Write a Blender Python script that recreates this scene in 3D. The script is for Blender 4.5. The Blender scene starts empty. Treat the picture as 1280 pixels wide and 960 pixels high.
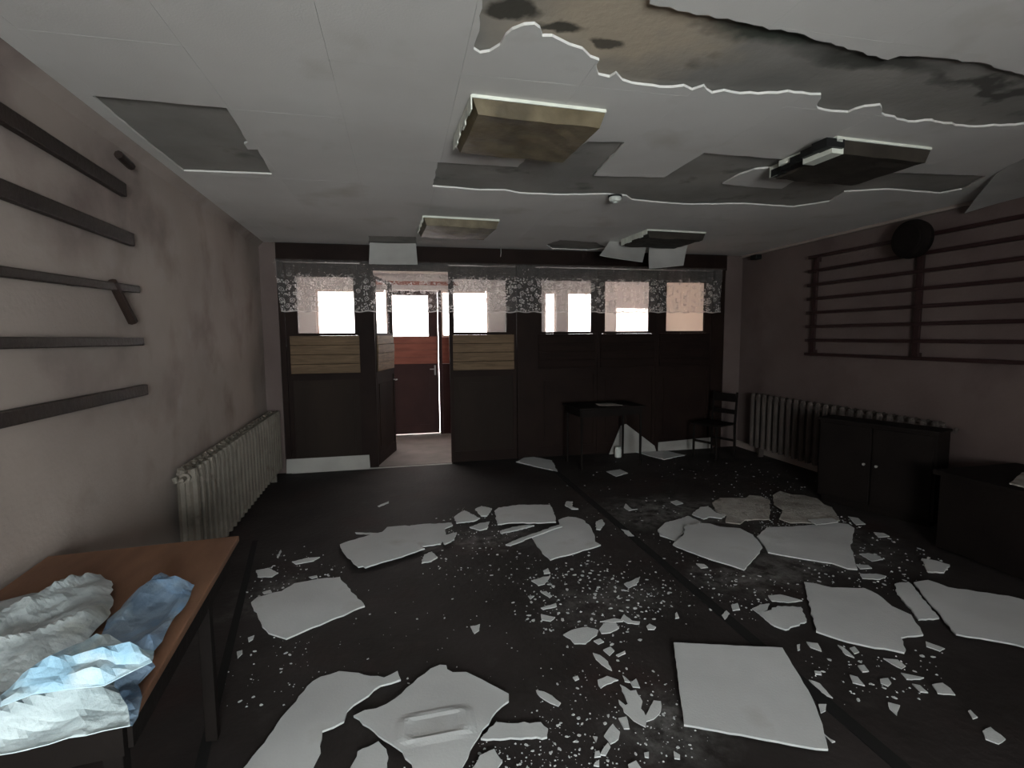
import bpy, bmesh, math, random
from mathutils import Vector, Matrix, noise
from mathutils.geometry import delaunay_2d_cdt
random.seed(7)
C = bpy.context.scene.collection
SC = bpy.context.scene
PI = math.pi
# ------------------------------------------------------------------ camera
AX = Vector((0.97704828, 0.02745768, -0.21124096))     # world X, Y, Z in camera axes
AY = Vector((-0.21286431, 0.08818664, -0.97309398))
AZ = Vector((-0.00809027, 0.99572546, 0.09200737))
EYE = Vector((0, 0, 1.6))
cd = bpy.data.cameras.new('camera'); cam = bpy.data.objects.new('camera', cd); C.objects.link(cam)
R = Matrix((AX, AY, AZ))
cam.matrix_world = Matrix.Translation(EYE) @ R.to_4x4()
cd.sensor_width = 36; cd.lens = 18.0; cd.clip_start = .02; cd.clip_end = 100
SC.camera = cam
# ------------------------------------------------------------------ sky, light, exposure
w = bpy.data.worlds.new('overcast_sky'); SC.world = w; w.use_nodes = True
bg = w.node_tree.nodes['Background']; bg.inputs[0].default_value = (1.0, .93, .90, 1); bg.inputs[1].default_value = 17.0
def area(name, loc, rot, sx, sy, power, col):
    l = bpy.data.lights.new(name, 'AREA'); l.shape = 'RECTANGLE'; l.size = sx; l.size_y = sy
    l.energy = power; l.color = col
    o = bpy.data.objects.new(name, l); C.objects.link(o); o.location = loc; o.rotation_euler = rot
    l.spread = 1.95
    return o
area('rear_window_daylight', (.35, -2.52, 1.45), (PI/2, 0, .09), 1.4, 1.2, 98.0, (.87, 1.0, 1.0))
SC.view_settings.view_transform = 'Standard'; SC.view_settings.look = 'None'
SC.view_settings.exposure = -0.1; SC.view_settings.gamma = 1

# ------------------------------------------------------------------ helpers
def at(px, py, ax, v):
    """world point of the photograph's pixel on the plane axis ax = v"""
    r = R @ Vector((px - 640, -(py - 480), -640.0))
    return EYE + r * ((v - EYE[ax]) / r[ax])

def mat(name, c1, c2=None, scale=3.0, rough=.8, bump=0.0, bscale=40.0, thr=(.35, .65), detail=6, spec=.3,
        stretch=(1, 1, 1), extra=None, distort=0.0):
    m = bpy.data.materials.new(name); m.use_nodes = True; nt = m.node_tree
    b = nt.nodes['Principled BSDF']; b.inputs['Roughness'].default_value = rough
    b.inputs['Specular IOR Level'].default_value = spec
    geo = nt.nodes.new('ShaderNodeNewGeometry'); mp = nt.nodes.new('ShaderNodeMapping')
    mp.inputs['Scale'].default_value = stretch
    nt.links.new(geo.outputs['Position'], mp.inputs['Vector'])
    col = None
    if c2:
        n = nt.nodes.new('ShaderNodeTexNoise'); n.inputs['Scale'].default_value = scale
        n.inputs['Detail'].default_value = detail; n.inputs['Distortion'].default_value = distort
        nt.links.new(mp.outputs[0], n.inputs['Vector'])
        r = nt.nodes.new('ShaderNodeValToRGB')
        r.color_ramp.elements[0].position = thr[0]; r.color_ramp.elements[1].position = thr[1]
        r.color_ramp.elements[0].color = (*c1, 1); r.color_ramp.elements[1].color = (*c2, 1)
        nt.links.new(n.outputs['Fac'], r.inputs['Fac']); col = r.outputs['Color']
    else:
        rgb = nt.nodes.new('ShaderNodeRGB'); rgb.outputs[0].default_value = (*c1, 1); col = rgb.outputs[0]
    for (kind, c, sc, t0, t1, amt) in (extra or []):
        if kind == 'noise':
            n = nt.nodes.new('ShaderNodeTexNoise'); n.inputs['Scale'].default_value = sc
            n.inputs['Detail'].default_value = 8
            nt.links.new(mp.outputs[0], n.inputs['Vector']); f = n.outputs['Fac']
        else:                                    # ('spot', colour, (x, y, z, rx, ry, rz), edge in, edge out, amount)
            s = nt.nodes.new('ShaderNodeVectorMath'); s.operation = 'SUBTRACT'
            n0 = nt.nodes.new('ShaderNodeTexNoise'); n0.inputs['Scale'].default_value = 5; n0.inputs['Detail'].default_value = 8
            nt.links.new(geo.outputs['Position'], n0.inputs['Vector'])
            ma = nt.nodes.new('ShaderNodeVectorMath'); ma.operation = 'MULTIPLY_ADD'
            am = .5 if kind == 'dust' or sc[3] > .5 else .22; ma.inputs[1].default_value = (am, am, am)
            nt.links.new(n0.outputs['Color'], ma.inputs[0]); nt.links.new(geo.outputs['Position'], ma.inputs[2])
            nt.links.new(ma.outputs[0], s.inputs[0]); s.inputs[1].default_value = (sc[0]+am/2, sc[1]+am/2, sc[2]+am/2)
            d = nt.nodes.new('ShaderNodeVectorMath'); d.operation = 'DIVIDE'; d.inputs[1].default_value = sc[3:6]
            nt.links.new(s.outputs[0], d.inputs[0])
            le = nt.nodes.new('ShaderNodeVectorMath'); le.operation = 'LENGTH'; nt.links.new(d.outputs[0], le.inputs[0])
            f = le.outputs['Value']
        mr = nt.nodes.new('ShaderNodeMapRange'); mr.inputs['From Min'].default_value = t0; mr.inputs['From Max'].default_value = t1
        mr.inputs['To Max'].default_value = amt
        nt.links.new(f, mr.inputs['Value'])
        mx = nt.nodes.new('ShaderNodeMix'); mx.data_type = 'RGBA'
        fo_ = mr.outputs[0]
        if kind == 'dust':                       # blotchy plaster dust
            n1 = nt.nodes.new('ShaderNodeTexNoise'); n1.inputs['Scale'].default_value = 9; n1.inputs['Detail'].default_value = 10; n1.inputs['Roughness'].default_value = .7
            nt.links.new(geo.outputs['Position'], n1.inputs['Vector'])
            m1 = nt.nodes.new('ShaderNodeMapRange'); m1.inputs['From Min'].default_value = .40; m1.inputs['From Max'].default_value = .66
            nt.links.new(n1.outputs['Fac'], m1.inputs['Value'])
            mm_ = nt.nodes.new('ShaderNodeMath'); mm_.operation = 'MULTIPLY'; nt.links.new(fo_, mm_.inputs[0]); nt.links.new(m1.outputs[0], mm_.inputs[1]); fo_ = mm_.outputs[0]
        nt.links.new(fo_, mx.inputs[0]); nt.links.new(col, mx.inputs[6]); mx.inputs[7].default_value = (*c, 1)
        col = mx.outputs[2]
    nt.links.new(col, b.inputs['Base Color'])
    if bump:
        n = nt.nodes.new('ShaderNodeTexNoise'); n.inputs['Scale'].default_value = bscale; n.inputs['Detail'].default_value = 5
        nt.links.new(mp.outputs[0], n.inputs['Vector'])
        bp = nt.nodes.new('ShaderNodeBump'); bp.inputs['Strength'].default_value = bump; bp.inputs['Distance'].default_value = .02
        nt.links.new(n.outputs['Fac'], bp.inputs['Height']); nt.links.new(bp.outputs[0], b.inputs['Normal'])
    return m

M = {}
M['panel'] = mat('ceiling_board', (.58, .55, .525), (.65, .62, .595), 1.2, .9, .08, 120, extra=[('noise', (.40, .36, .30), 2.3, .58, .75, .5)])
M['slab'] = mat('ceiling_underlay', (.22, .205, .19), (.31, .285, .26), 2.2, .95, .12, 30, extra=[
    ('spot', (.50, .405, .30), (.85, 1.75, 2.72, .60, .55, 1), 1.0, .35, .8),
    ('spot', (.045, .055, .042), (1.38, 1.76, 2.72, .36, .09, 1), 1.0, .4, .9),
    ('spot', (.05, .05, .042), (1.95, 1.84, 2.72, .45, .08, 1), 1.0, .4, .85),
    ('spot', (.06, .055, .048), (2.7, 1.92, 2.72, .60, .08, 1), 1.0, .4, .85),
    ('spot', (.04, .036, .028), (.42, 1.84, 2.72, .10, .05, 1), 1.0, .6, .9),
    ('spot', (.04, .036, .028), (.60, 1.88, 2.72, .11, .04, 1), 1.0, .6, .9),
    ('spot', (.05, .042, .034), (.80, 1.93, 2.72, .07, .035, 1), 1.0, .6, .85),
    ('noise', (.05, .045, .04), 3.5, .60, .72, .6)])
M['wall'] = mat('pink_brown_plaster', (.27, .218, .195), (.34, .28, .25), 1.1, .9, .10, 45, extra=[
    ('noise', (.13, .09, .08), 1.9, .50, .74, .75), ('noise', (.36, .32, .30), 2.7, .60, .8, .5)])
M['wall_shaded'] = mat('shaded_pink_brown_plaster', (.105, .076, .070), (.14, .104, .096), 1.1, .9, .10, 45, extra=[('noise', (.07, .045, .045), 1.9, .55, .78, .6)])  # pink-brown plaster; shade of the right and back walls put into its colour
M['wall_light'] = mat('pale_vestibule_paint', (.50, .44, .42), (.60, .54, .51), 2.0, .85)
M['wall_pink'] = mat('peach_vestibule_paint', (.68, .53, .45), (.74, .60, .52), 2.0, .85)
M['floor'] = mat('dark_linoleum', (.018, .014, .013), (.030, .024, .023), 2.2, .72, .2, 25, spec=.22, extra=[
    ('noise', (.05, .044, .041), 6.0, .60, .80, .5), ('noise', (.028, .013, .011), 1.5, .55, .7, .6),
    ('dust', (.26, .25, .24), (2.35, 4.1, 0, .75, .55, 1), 1.1, .3, .6),
    ('dust', (.26, .25, .24), (2.3, 2.9, 0, .55, .30, 1), 1.1, .3, .6),
    ('dust', (.24, .225, .215), (3.0, 3.2, 0, .7, .5, 1), 1.1, .3, .6),
    ('dust', (.22, .205, .2), (.75, 3.9, 0, .5, .25, 1), 1.1, .3, .5),
    ('dust', (.22, .205, .2), (-.75, 3.3, 0, .35, .3, 1), 1.1, .3, .5),
    ('dust', (.24, .225, .215), (1.15, 2.75, 0, .5, .3, 1), 1.1, .3, .35),
    ('dust', (.28, .27, .26), (1.05, 1.75, 0, .30, .22, 1), 1.1, .3, .45)])
M['vfloor'] = mat('grey_vestibule_floor', (.16, .14, .13), (.22, .19, .18), 3, .8)
M['seam'] = mat('black_floor_strip', (.006, .005, .005), rough=.85)
M['board'] = mat('fallen_fibreboard', (.47, .47, .47), (.54, .54, .54), 2.0, .92, .08, 90, extra=[('noise', (.30, .27, .24), 4.0, .60, .78, .5)])
M['board_warm'] = mat('dusty_fibreboard', (.30, .27, .24), (.42, .39, .36), 5.0, .95, .5, 60, extra=[('noise', (.12, .10, .09), 9.0, .55, .68, .6)])
M['back'] = mat('fibreboard_reverse', (.42, .36, .30), (.52, .46, .40), 6.0, .95, .4, 60)
M['door'] = mat('dark_brown_door_paint', (.011, .0055, .0045), (.017, .009, .007), 3, .7, .1, 30, spec=.12)
M['lower'] = mat('dark_lower_panel', (.016, .0105, .0085), (.024, .016, .0125), 2, .75, .1, 20, spec=.12, stretch=(1, 1, .2))
M['plank'] = mat('bare_pine_plank', (.095, .058, .032), (.15, .095, .054), 3.0, .7, .3, 30, stretch=(1, 1, 9), distort=1.2)
M['plank_dark'] = mat('stained_dark_plank', (.010, .0055, .0045), (.015, .008, .0065), 3.0, .75, .15, 30, spec=.1, stretch=(1, 1, 9))
M['red'] = mat('red_brown_panel', (.20, .055, .035), (.26, .08, .05), 3.0, .6, .2, 30, stretch=(1, 1, 9))
M['red_dark'] = mat('dark_red_door', (.030, .009, .008), (.042, .013, .011), 3.0, .7)
M['rail'] = mat('dark_stained_rail', (.012, .006, .0045), (.020, .011, .008), 5.0, .6, .2, 40)
M['rail_r'] = mat('maroon_ladder_bar', (.022, .008, .008), (.03, .012, .011), 5.0, .6)
M['radiator_shaded'] = mat('shaded_radiator_paint', (.065, .05, .045), (.09, .07, .062), 6.0, .7)  # darker copy of the radiator paint, right side's shade built into the colour
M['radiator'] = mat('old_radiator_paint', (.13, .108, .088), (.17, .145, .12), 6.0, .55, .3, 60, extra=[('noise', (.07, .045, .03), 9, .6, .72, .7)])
M['lampmetal'] = mat('white_lamp_tray', (.62, .62, .55), (.72, .72, .64), 10, .5)
M['diffuser'] = mat('browned_diffuser', (.085, .062, .033), (.15, .115, .068), 7, .55, .15, 30, extra=[('noise', (.04, .028, .014), 4.0, .56, .70, .7)])
M['lampdark'] = mat('burnt_lamp_body', (.022, .017, .013), (.04, .032, .025), 8, .7)
M['black'] = mat('black_plastic', (.008, .008, .008), rough=.5)
M['plastic'] = mat('white_plastic', (.6, .6, .56), rough=.5)
M['tabletop'] = mat('brown_hardboard_top', (.13, .062, .036), (.19, .095, .055), 2.2, .6, .1, 60, stretch=(4, 1, 1))
M['wood_dark'] = mat('dark_furniture_wood', (.007, .005, .0045), (.011, .008, .007), 3, .7, .1, 30, spec=.1)
M['hung'] = mat('hanging_board_paint', (.36, .34, .32), (.43, .41, .39), 3, .9)
M['whiteboard'] = mat('dull_white_board', (.27, .25, .235), (.33, .31, .29), 3, .9)
M['chrome'] = mat('dull_metal', (.35, .32, .30), rough=.35)
def crumple(name, a, b, c, d):
    m = mat(name, a, b, 7.0, .6, .5, 25, thr=(.38, .62), spec=.4, distort=.8, extra=[('noise', c, 11, .52, .66, .6), ('noise', d, 5, .60, .72, .6)])
    return m
M['cl_grey'] = crumple('grey_white_sheeting', (.30, .33, .34), (.46, .50, .51), (.24, .26, .27), (.38, .39, .33))
M['cl_blue'] = crumple('blue_grey_cloth', (.10, .15, .22), (.22, .29, .37), (.13, .25, .42), (.38, .46, .50))
M['cl_pale'] = crumple('pale_blue_cloth', (.28, .46, .60), (.52, .64, .68), (.60, .66, .66), (.18, .30, .40))
M['cl_white'] = crumple('white_cloth', (.46, .53, .55), (.56, .63, .65), (.42, .49, .51), (.42, .52, .58))
def glassy(name, col, alpha, trans):
    m = bpy.data.materials.new(name); m.use_nodes = True; nt = m.node_tree; nt.nodes.remove(nt.nodes['Principled BSDF'])
    out = nt.nodes['Material Output']; t = nt.nodes.new('ShaderNodeBsdfTransparent'); t.inputs[0].default_value = (*trans, 1)
    d = nt.nodes.new('ShaderNodeBsdfDiffuse'); d.inputs[0].default_value = (*col, 1)
    tl = nt.nodes.new('ShaderNodeBsdfTranslucent'); tl.inputs[0].default_value = (*col, 1)
    gl = nt.nodes.new('ShaderNodeBsdfGlossy'); gl.inputs['Roughness'].default_value = .08
    m1 = nt.nodes.new('ShaderNodeMixShader'); m1.inputs[0].default_value = .6; nt.links.new(d.outputs[0], m1.inputs[1]); nt.links.new(tl.outputs[0], m1.inputs[2])
    m2 = nt.nodes.new('ShaderNodeMixShader'); m2.inputs[0].default_value = alpha; nt.links.new(t.outputs[0], m2.inputs[1]); nt.links.new(m1.outputs[0], m2.inputs[2])
    m3 = nt.nodes.new('ShaderNodeMixShader'); m3.inputs[0].default_value = .03; nt.links.new(m2.outputs[0], m3.inputs[1]); nt.links.new(gl.outputs[0], m3.inputs[2])
    nt.links.new(m3.outputs[0], out.inputs[0]); return m
M['glass'] = glassy('dusty_glass', (.8, .78, .76), .12, (.96, .96, .96))
M['frost'] = glassy('papered_glass', (.85, .74, .66), .75, (.92, .86, .80))
M['film'] = glassy('filmed_glass', (.88, .80, .76), .5, (.95, .92, .9))
def lace():
    m = bpy.data.materials.new('floral_lace'); m.use_nodes = True; nt = m.node_tree; nt.nodes.remove(nt.nodes['Principled BSDF'])
    N = nt.nodes.new; L = nt.links.new
    uv = N('ShaderNodeUVMap'); uv.uv_map = 'UVMap'
    def vor(scale):
        v = N('ShaderNodeTexVoronoi'); v.inputs['Scale'].default_value = scale; v.inputs['Randomness'].default_value = .75
        v.voronoi_dimensions = '2D'; L(uv.outputs[0], v.inputs['Vector']); return v
    def mth(op, a, b=None):
        n = N('ShaderNodeMath'); n.operation = op
        for i, x in enumerate((a, b)):
            if x is None: continue
            if isinstance(x, (int, float)): n.inputs[i].default_value = x
            else: L(x, n.inputs[i])
        return n.outputs[0]
    v1 = vor(9.5); d1 = v1.outputs['Distance']
    ring = mth('SINE', mth('MULTIPLY', d1, 38.0)); ring = mth('GREATER_THAN', ring, .45)
    flower = mth('MULTIPLY', ring, mth('LESS_THAN', d1, .33))
    v2 = vor(34.0); leaf = mth('LESS_THAN', v2.outputs['Distance'], .33)
    n = N('ShaderNodeTexNoise'); n.inputs['Scale'].default_value = 11; L(uv.outputs[0], n.inputs['Vector'])
    leaf = mth('MULTIPLY', leaf, mth('GREATER_THAN', n.outputs['Fac'], .53))
    pat = mth('MAXIMUM', flower, leaf)
    sx = N('ShaderNodeSeparateXYZ'); L(uv.outputs[0], sx.inputs[0])
    low = N('ShaderNodeMapRange'); low.inputs['From Min'].default_value = .46; low.inputs['From Max'].default_value = .36; L(sx.outputs[1], low.inputs['Value'])
    pat = mth('MULTIPLY', pat, low.outputs[0])
    hem = mth('LESS_THAN', sx.outputs[1], .012)
    pat = mth('MAXIMUM', pat, hem)
    al = mth('ADD', mth('MULTIPLY', pat, .62), .20)
    t = N('ShaderNodeBsdfTransparent'); d = N('ShaderNodeBsdfDiffuse'); d.inputs[0].default_value = (.62, .56, .54, 1)
    tl = N('ShaderNodeBsdfTranslucent'); tl.inputs[0].default_value = (.62, .55, .53, 1)
    a = N('ShaderNodeMixShader'); a.inputs[0].default_value = .35; L(d.outputs[0], a.inputs[1]); L(tl.outputs[0], a.inputs[2])
    b = N('ShaderNodeMixShader'); L(al, b.inputs[0]); L(t.outputs[0], b.inputs[1]); L(a.outputs[0], b.inputs[2])
    L(b.outputs[0], nt.nodes['Material Output'].inputs[0]); return m
M['lace'] = lace()

def tag(o, label=None, cat=None, group=None, kind=None):
    if label: o['label'] = label
    if cat: o['category'] = cat
    if group: o['group'] = group
    if kind: o['kind'] = kind
    return o
def obj(name, bm, m, parent=None, bevel=0):
    me = bpy.data.meshes.new(name); bmesh.ops.recalc_face_normals(bm, faces=bm.faces); bm.to_mesh(me); bm.free()
    if m: me.materials.append(m)
    o = bpy.data.objects.new(name, me); C.objects.link(o)
    if parent: o.parent = parent
    if bevel:
        b = o.modifiers.new('bevel', 'BEVEL'); b.width = bevel; b.segments = 2; b.limit_method = 'ANGLE'
    return o
def inst(name, src, parent, loc=(0, 0, 0), rot=(0, 0, 0), scale=(1, 1, 1)):
    o = bpy.data.objects.new(name, src.data); C.objects.link(o); o.parent = parent
    o.location = loc; o.rotation_euler = rot; o.scale = scale
    return o
def empty(name, loc=(0, 0, 0), rz=0, **k):
    o = bpy.data.objects.new(name, None); C.objects.link(o); o.location = loc; o.rotation_euler = (0, 0, rz); o.empty_display_size = .1
    tag(o, **k); return o
def bx(bm, x0, x1, y0, y1, z0, z1, mx=None):
    v = [bm.verts.new((x, y, z)) for x in (x0, x1) for y in (y0, y1) for z in (z0, z1)]
    for f in ((0, 1, 3, 2), (4, 6, 7, 5), (0, 4, 5, 1), (2, 3, 7, 6), (0, 2, 6, 4), (1, 5, 7, 3)):
        bm.faces.new([v[i] for i in f])
    if mx: bmesh.ops.transform(bm, matrix=mx, verts=v)
    return v
def box(name, dims, m, parent=None, bevel=0, mx=None):
    bm = bmesh.new(); bx(bm, *dims, mx=mx); return obj(name, bm, m, parent, bevel)
def struct(name, dims, m, parent=None, **k):
    o = box(name, dims, m, parent)
    if not parent: tag(o, kind='structure', **k)
    return o
def tube(bm, pts, r, n=8):
    rings = []
    for i, p in enumerate(pts):
        p = Vector(p); a = Vector(pts[max(i-1, 0)]); b = Vector(pts[min(i+1, len(pts)-1)])
        d = (b-a).normalized(); u = d.orthogonal().normalized(); v = d.cross(u)
        rr = r[i] if isinstance(r, (list, tuple)) else r
        rings.append([bm.verts.new(p + (u*math.cos(t) + v*math.sin(t))*rr) for t in [2*PI*k/n for k in range(n)]])
    for a, b in zip(rings, rings[1:]):
        for k in range(n): bm.faces.new((a[k], a[(k+1) % n], b[(k+1) % n], b[k]))
    bm.faces.new(rings[0][::-1]); bm.faces.new(rings[-1])
def lathe(bm, prof, n=24, mx=None):
    vs = []
    rings = [[bm.verts.new((r*math.cos(2*PI*k/n), r*math.sin(2*PI*k/n), z)) for k in range(n)] for r, z in prof]
    for a, b in zip(rings, rings[1:]):
        for k in range(n): bm.faces.new((a[k], a[(k+1) % n], b[(k+1) % n], b[k]))
    bm.faces.new(rings[0][::-1]); bm.faces.new(rings[-1])
    for r in rings: vs += r
    if mx: bmesh.ops.transform(bm, matrix=mx, verts=vs)

def inside(p, poly):
    c = False; j = len(poly)-1
    for i in range(len(poly)):
        a, b = poly[i], poly[j]
        if (a[1] > p[1]) != (b[1] > p[1]) and p[0] < (b[0]-a[0])*(p[1]-a[1])/(b[1]-a[1]) + a[0]: c = not c
        j = i
    return c
def jag(poly, amp, step=.03, seed=0):
    rnd = random.Random(seed); out = []
    for i, a in enumerate(poly):
        b = poly[(i+1) % len(poly)]; a = Vector(a[:2]); b = Vector(b[:2]); L = (b-a).length
        n = max(1, int(L/step)); out.append(a)
        if n > 1:
            nn = Vector((-(b-a).y, (b-a).x))/L
            for k in range(1, n): out.append(a + (b-a)*(k/n) + nn*rnd.uniform(-amp, amp))
    return out
def plate(name, poly, zf, th, m, parent=None, grid=.08):
    """a thin board of irregular outline; zf(x, y) is the height of its underside"""
    if sum(p[0]*q[1]-q[0]*p[1] for p, q in zip(poly, list(poly[1:])+[poly[0]])) < 0: poly = list(poly)[::-1]
    xs = [p[0] for p in poly]; ys = [p[1] for p in poly]
    pts = [Vector(p[:2]) for p in poly]
    ext = []
    if grid:
        x = min(xs)+grid/2
        while x < max(xs):
            y = min(ys)+grid/2
            while y < max(ys):
                if inside((x, y), poly): ext.append(Vector((x, y)))
                y += grid
            x += grid
    vo, eo, fo, *_ = delaunay_2d_cdt(pts+ext, [], [list(range(len(pts)))], 1, 1e-5)
    bm = bmesh.new()
    vs = [bm.verts.new((v.x, v.y, zf(v.x, v.y))) for v in vo]
    for f in fo:
        try: bm.faces.new([vs[i] for i in f])
        except ValueError: pass
    bmesh.ops.recalc_face_normals(bm, faces=bm.faces)
    g = bmesh.ops.extrude_face_region(bm, geom=bm.faces[:])
    for e in g['geom']:
        if isinstance(e, bmesh.types.BMVert): e.co.z += th
    bmesh.ops.delete(bm, geom=[v for v in bm.verts if not v.link_faces], context='VERTS')
    return obj(name, bm, m, parent)

# ------------------------------------------------------------------ the shell
YB, YR, XR, H = 6.45, -2.5, 4.72, 2.7
def xl(y): return -1.39 - .16*y/6.5                     # the left wall runs slightly out of square
struct('floor', (-1.75, 4.95, YR-.1, YB+.02, -.06, 0), M['floor'])
bm = bmesh.new()
for z0, z1 in ((0, 2.8),):
    v = [bm.verts.new(p) for p in ((xl(YR), YR-.1, z0), (xl(YB+.1), YB+.1, z0), (xl(YB+.1)-.15, YB+.1, z0), (xl(YR)-.15, YR-.1, z0),
                                   (xl(YR), YR-.1, z1), (xl(YB+.1), YB+.1, z1), (xl(YB+.1)-.15, YB+.1, z1), (xl(YR)-.15, YR-.1, z1))]
for f in ((0, 1, 2, 3), (4, 5, 6, 7), (0, 1, 5, 4), (1, 2, 6, 5), (2, 3, 7, 6), (3, 0, 4, 7)): bm.faces.new([v[i] for i in f])
tag(obj('wall_left', bm, M['wall']), kind='structure')
struct('wall_right', (XR, XR+.15, YR-.1, YB+.1, 0, 2.8), M['wall_shaded'])
# rear wall (behind the viewer) with its window opening
bm = bmesh.new()
X0, X1, Z0, Z1 = -.35, 1.05, .85, 2.05
bx(bm, -1.75, X0, YR-.12, YR, 0, 2.8); bx(bm, X1, XR+.15, YR-.12, YR, 0, 2.8); bx(bm, X0, X1, YR-.12, YR, 0, Z0); bx(bm, X0, X1, YR-.12, YR, Z1, 2.8)
tag(obj('wall_rear', bm, M['wall']), kind='structure')
bm = bmesh.new()
for a in ((X0, X0+.05), (X1-.05, X1), (.32, .38)): bx(bm, *a, YR-.09, YR-.05, Z0, Z1)
for a in ((Z0, Z0+.05), (Z1-.05, Z1)): bx(bm, X0+.05, X1-.05, YR-.09, YR-.05, *a)
tag(obj('window_1', bm, M['plastic']), kind='structure')
# ceiling: underlay slab with the fibreboard panels hung below it
slab = tag(box('ceiling', (-1.75, 4.95, YR-.1, YB+.02, H+.016, H+.12), M['slab']), kind='structure')
def cz(poly): return [at(x, y, 2, H)[:2] for x, y in poly]
holes = [
 [(590,-60),(603,0),(600,30),(592,62),(600,67),(612,65),(625,57),(632,45),(640,38),(655,32),(668,31),(675,36),(678,46),(690,46),(698,50),(712,57),(728,62),(738,72),(749,76),(746,88),(748,94),(762,97),(770,92),(778,101),(790,105),(805,107),(825,110),(840,110),(855,108),(865,113),(880,108),(890,117),(905,114),(925,118),(960,117),(985,115),(1003,117),(1026,119),(1022,136),(1040,140),(1060,141),(1080,134),(1100,132),(1106,145),(1118,147),(1135,153),(1165,151),(1180,155),(1210,159),(1250,158),(1300,154),(1300,100),(1225,78),(1125,70),(1110,75),(1060,62),(985,40),(920,27),(860,15),(812,5),(806,-60)],
 [(547,203),(647,209),(668,187),(712,190),(735,177),(781,178),(742,220),(830,222),(880,191),(990,200),(1060,205),(1115,216),(1155,217),(1232,220),(1202,237),(1175,242),(1110,237),(1055,240),(1037,252),(992,259),(960,257),(930,255),(860,256),(820,253),(790,250),(783,245),(760,243),(700,244),(650,242),(630,238),(600,238),(541,233)],
 [(115,120),(283,135),(310,178),(305,180),(310,187),(322,187),(340,218),(230,214),(190,183)],
 [(460,295),(520,296),(521,307),(461,306)],
 [(683,306),(700,300),(745,303),(760,310),(735,313),(690,311)],
]
island = [(903,230),(925,218),(943,212),(990,208),(1007,218),(977,236),(940,234)]
hp = [jag(cz(h), .010, .035, i) for i, h in enumerate(holes)]
hp[1] = jag(cz(holes[1]), .005, .05, 3); hp[2] = jag(cz(holes[2]), .003, .05, 4)
isl = jag(cz(island), .006, .05, 9)
px0, py0, PW, PL = -1.295, 2.25-.55*10, .525, .55
verts, faces = [], []
def addf(poly):
    if sum(p[0]*q[1]-q[0]*p[1] for p, q in zip(poly, list(poly[1:])+[poly[0]])) < 0: poly = list(poly)[::-1]
    s = len(verts); verts.extend(Vector(p[:2]) for p in poly); faces.append(list(range(s, s+len(poly))))
cells = []
for i in range(-1, 12):
    for j in range(0, 18):
        a = px0+PW*i+.0005; b = a+PW-.001; c = py0+PL*j+.0005; d = min(c+PL-.001, YB)
        a = max(a, -1.56); b = min(b, XR)
        if b-a < .02 or d-c < .02: continue
        cells.append((a, b, c, d)); addf([(a, c), (b, c), (b, d), (a, d)])
nc = len(cells)
for h in hp: addf(h)
addf(isl)
vo, eo, fo, ov, oe, of = delaunay_2d_cdt(verts, [], faces, 1, 1e-6)
own = {}
for f, src in zip(fo, of):
    s = set(src)
    cell = [k for k in s if k < nc]
    if not cell: continue
    hole = any(k in s for k in range(nc, nc+len(hp)))
    if hole and (nc+len(hp)) not in s: continue
    own.setdefault(cell[0], []).append(f)
for k, fl in own.items():
    rnd = random.Random(k); a, b, c, d = cells[k]; cxp, cyp = (a+b)/2, (c+d)/2
    tx, ty, dz = 0, 0, rnd.uniform(0, .0006)
    bm = bmesh.new(); vm = {}
    for f in fl:
        vv = []
        for i in f:
            if i not in vm:
                p = vo[i]; vm[i] = bm.verts.new((p.x, p.y, H + dz + tx*(p.x-cxp) + ty*(p.y-cyp)))
            vv.append(vm[i])
        bm.faces.new(vv)
    bmesh.ops.recalc_face_normals(bm, faces=bm.faces)
    g = bmesh.ops.extrude_face_region(bm, geom=bm.faces[:])
    for e in g['geom']:
        if isinstance(e, bmesh.types.BMVert): e.co.z += .011
    obj('ceiling_panel', bm, M['panel'], slab)
# cornice strips
bm = bmesh.new()
v = []
for y in (YR, YB):
    for dx, dz in ((0, 0), (.055, 0), (0, -.055)): v.append(bm.verts.new((xl(y)+.001+dx, y, H-.001+dz)))
for f in ((0, 1, 2), (3, 4, 5), (0, 1, 4, 3), (1, 2, 5, 4), (2, 0, 3, 5)): bm.faces.new([v[i] for i in f])
tag(obj('trim_1', bm, M['wall']), kind='structure')
struct('trim_2', (XR-.03, XR-.001, YR, YB, H-.03, H-.002), M['wall'])
# floor strips
struct('trim_3', (1.735, 1.80, YR, 5.75, .0005, .006), M['seam'])
bm = bmesh.new(); bx(bm, -.02, .02, -2.6, 1.0, .0005, .004, Matrix.Translation((-1.0, 3.3, 0)) @ Matrix.Rotation(.17, 4, 'Z'))
tag(obj('trim_4', bm, M['seam']), kind='structure')

# ------------------------------------------------------------------ back partition
LX = xl(YB)
struct('wall_back_left', (-1.70, -1.37, YB-.02, YB+.08, 0, H), M['wall_shaded'])
struct('wall_back_right', (4.46, XR, YB-.01, YB+.08, 0, H), M['wall_shaded'])
struct('trim_5', (-1.37, 4.46, YB-.03, YB+.08, 2.49, 2.699), M['door'])
struct('trim_15', (-1.75, 4.9, YB-.012, YB+.10, 2.6995, 2.80), M['door'])
struct('trim_16', (-.30, .605, YB, YB+.07, 2.405, 2.489), M['door'])
struct('trim_6', (-1.37, -1.31, YB, YB+.08, 0, 2.49), M['door'])
struct('trim_7', (-.4455, -.30, YB-.01, YB+.09, 0, 2.49), M['door'])
struct('trim_8', (1.47, 1.71, YB-.01, YB+.09, 0, 2.49), M['door'])
struct('trim_9', (4.27, 4.46, YB, YB+.09, 0, 2.49), M['door'])
struct('trim_10', (-1.30, .60, YB-.07, YB-.04, .0005, .010), M['whiteboard'])
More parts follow.
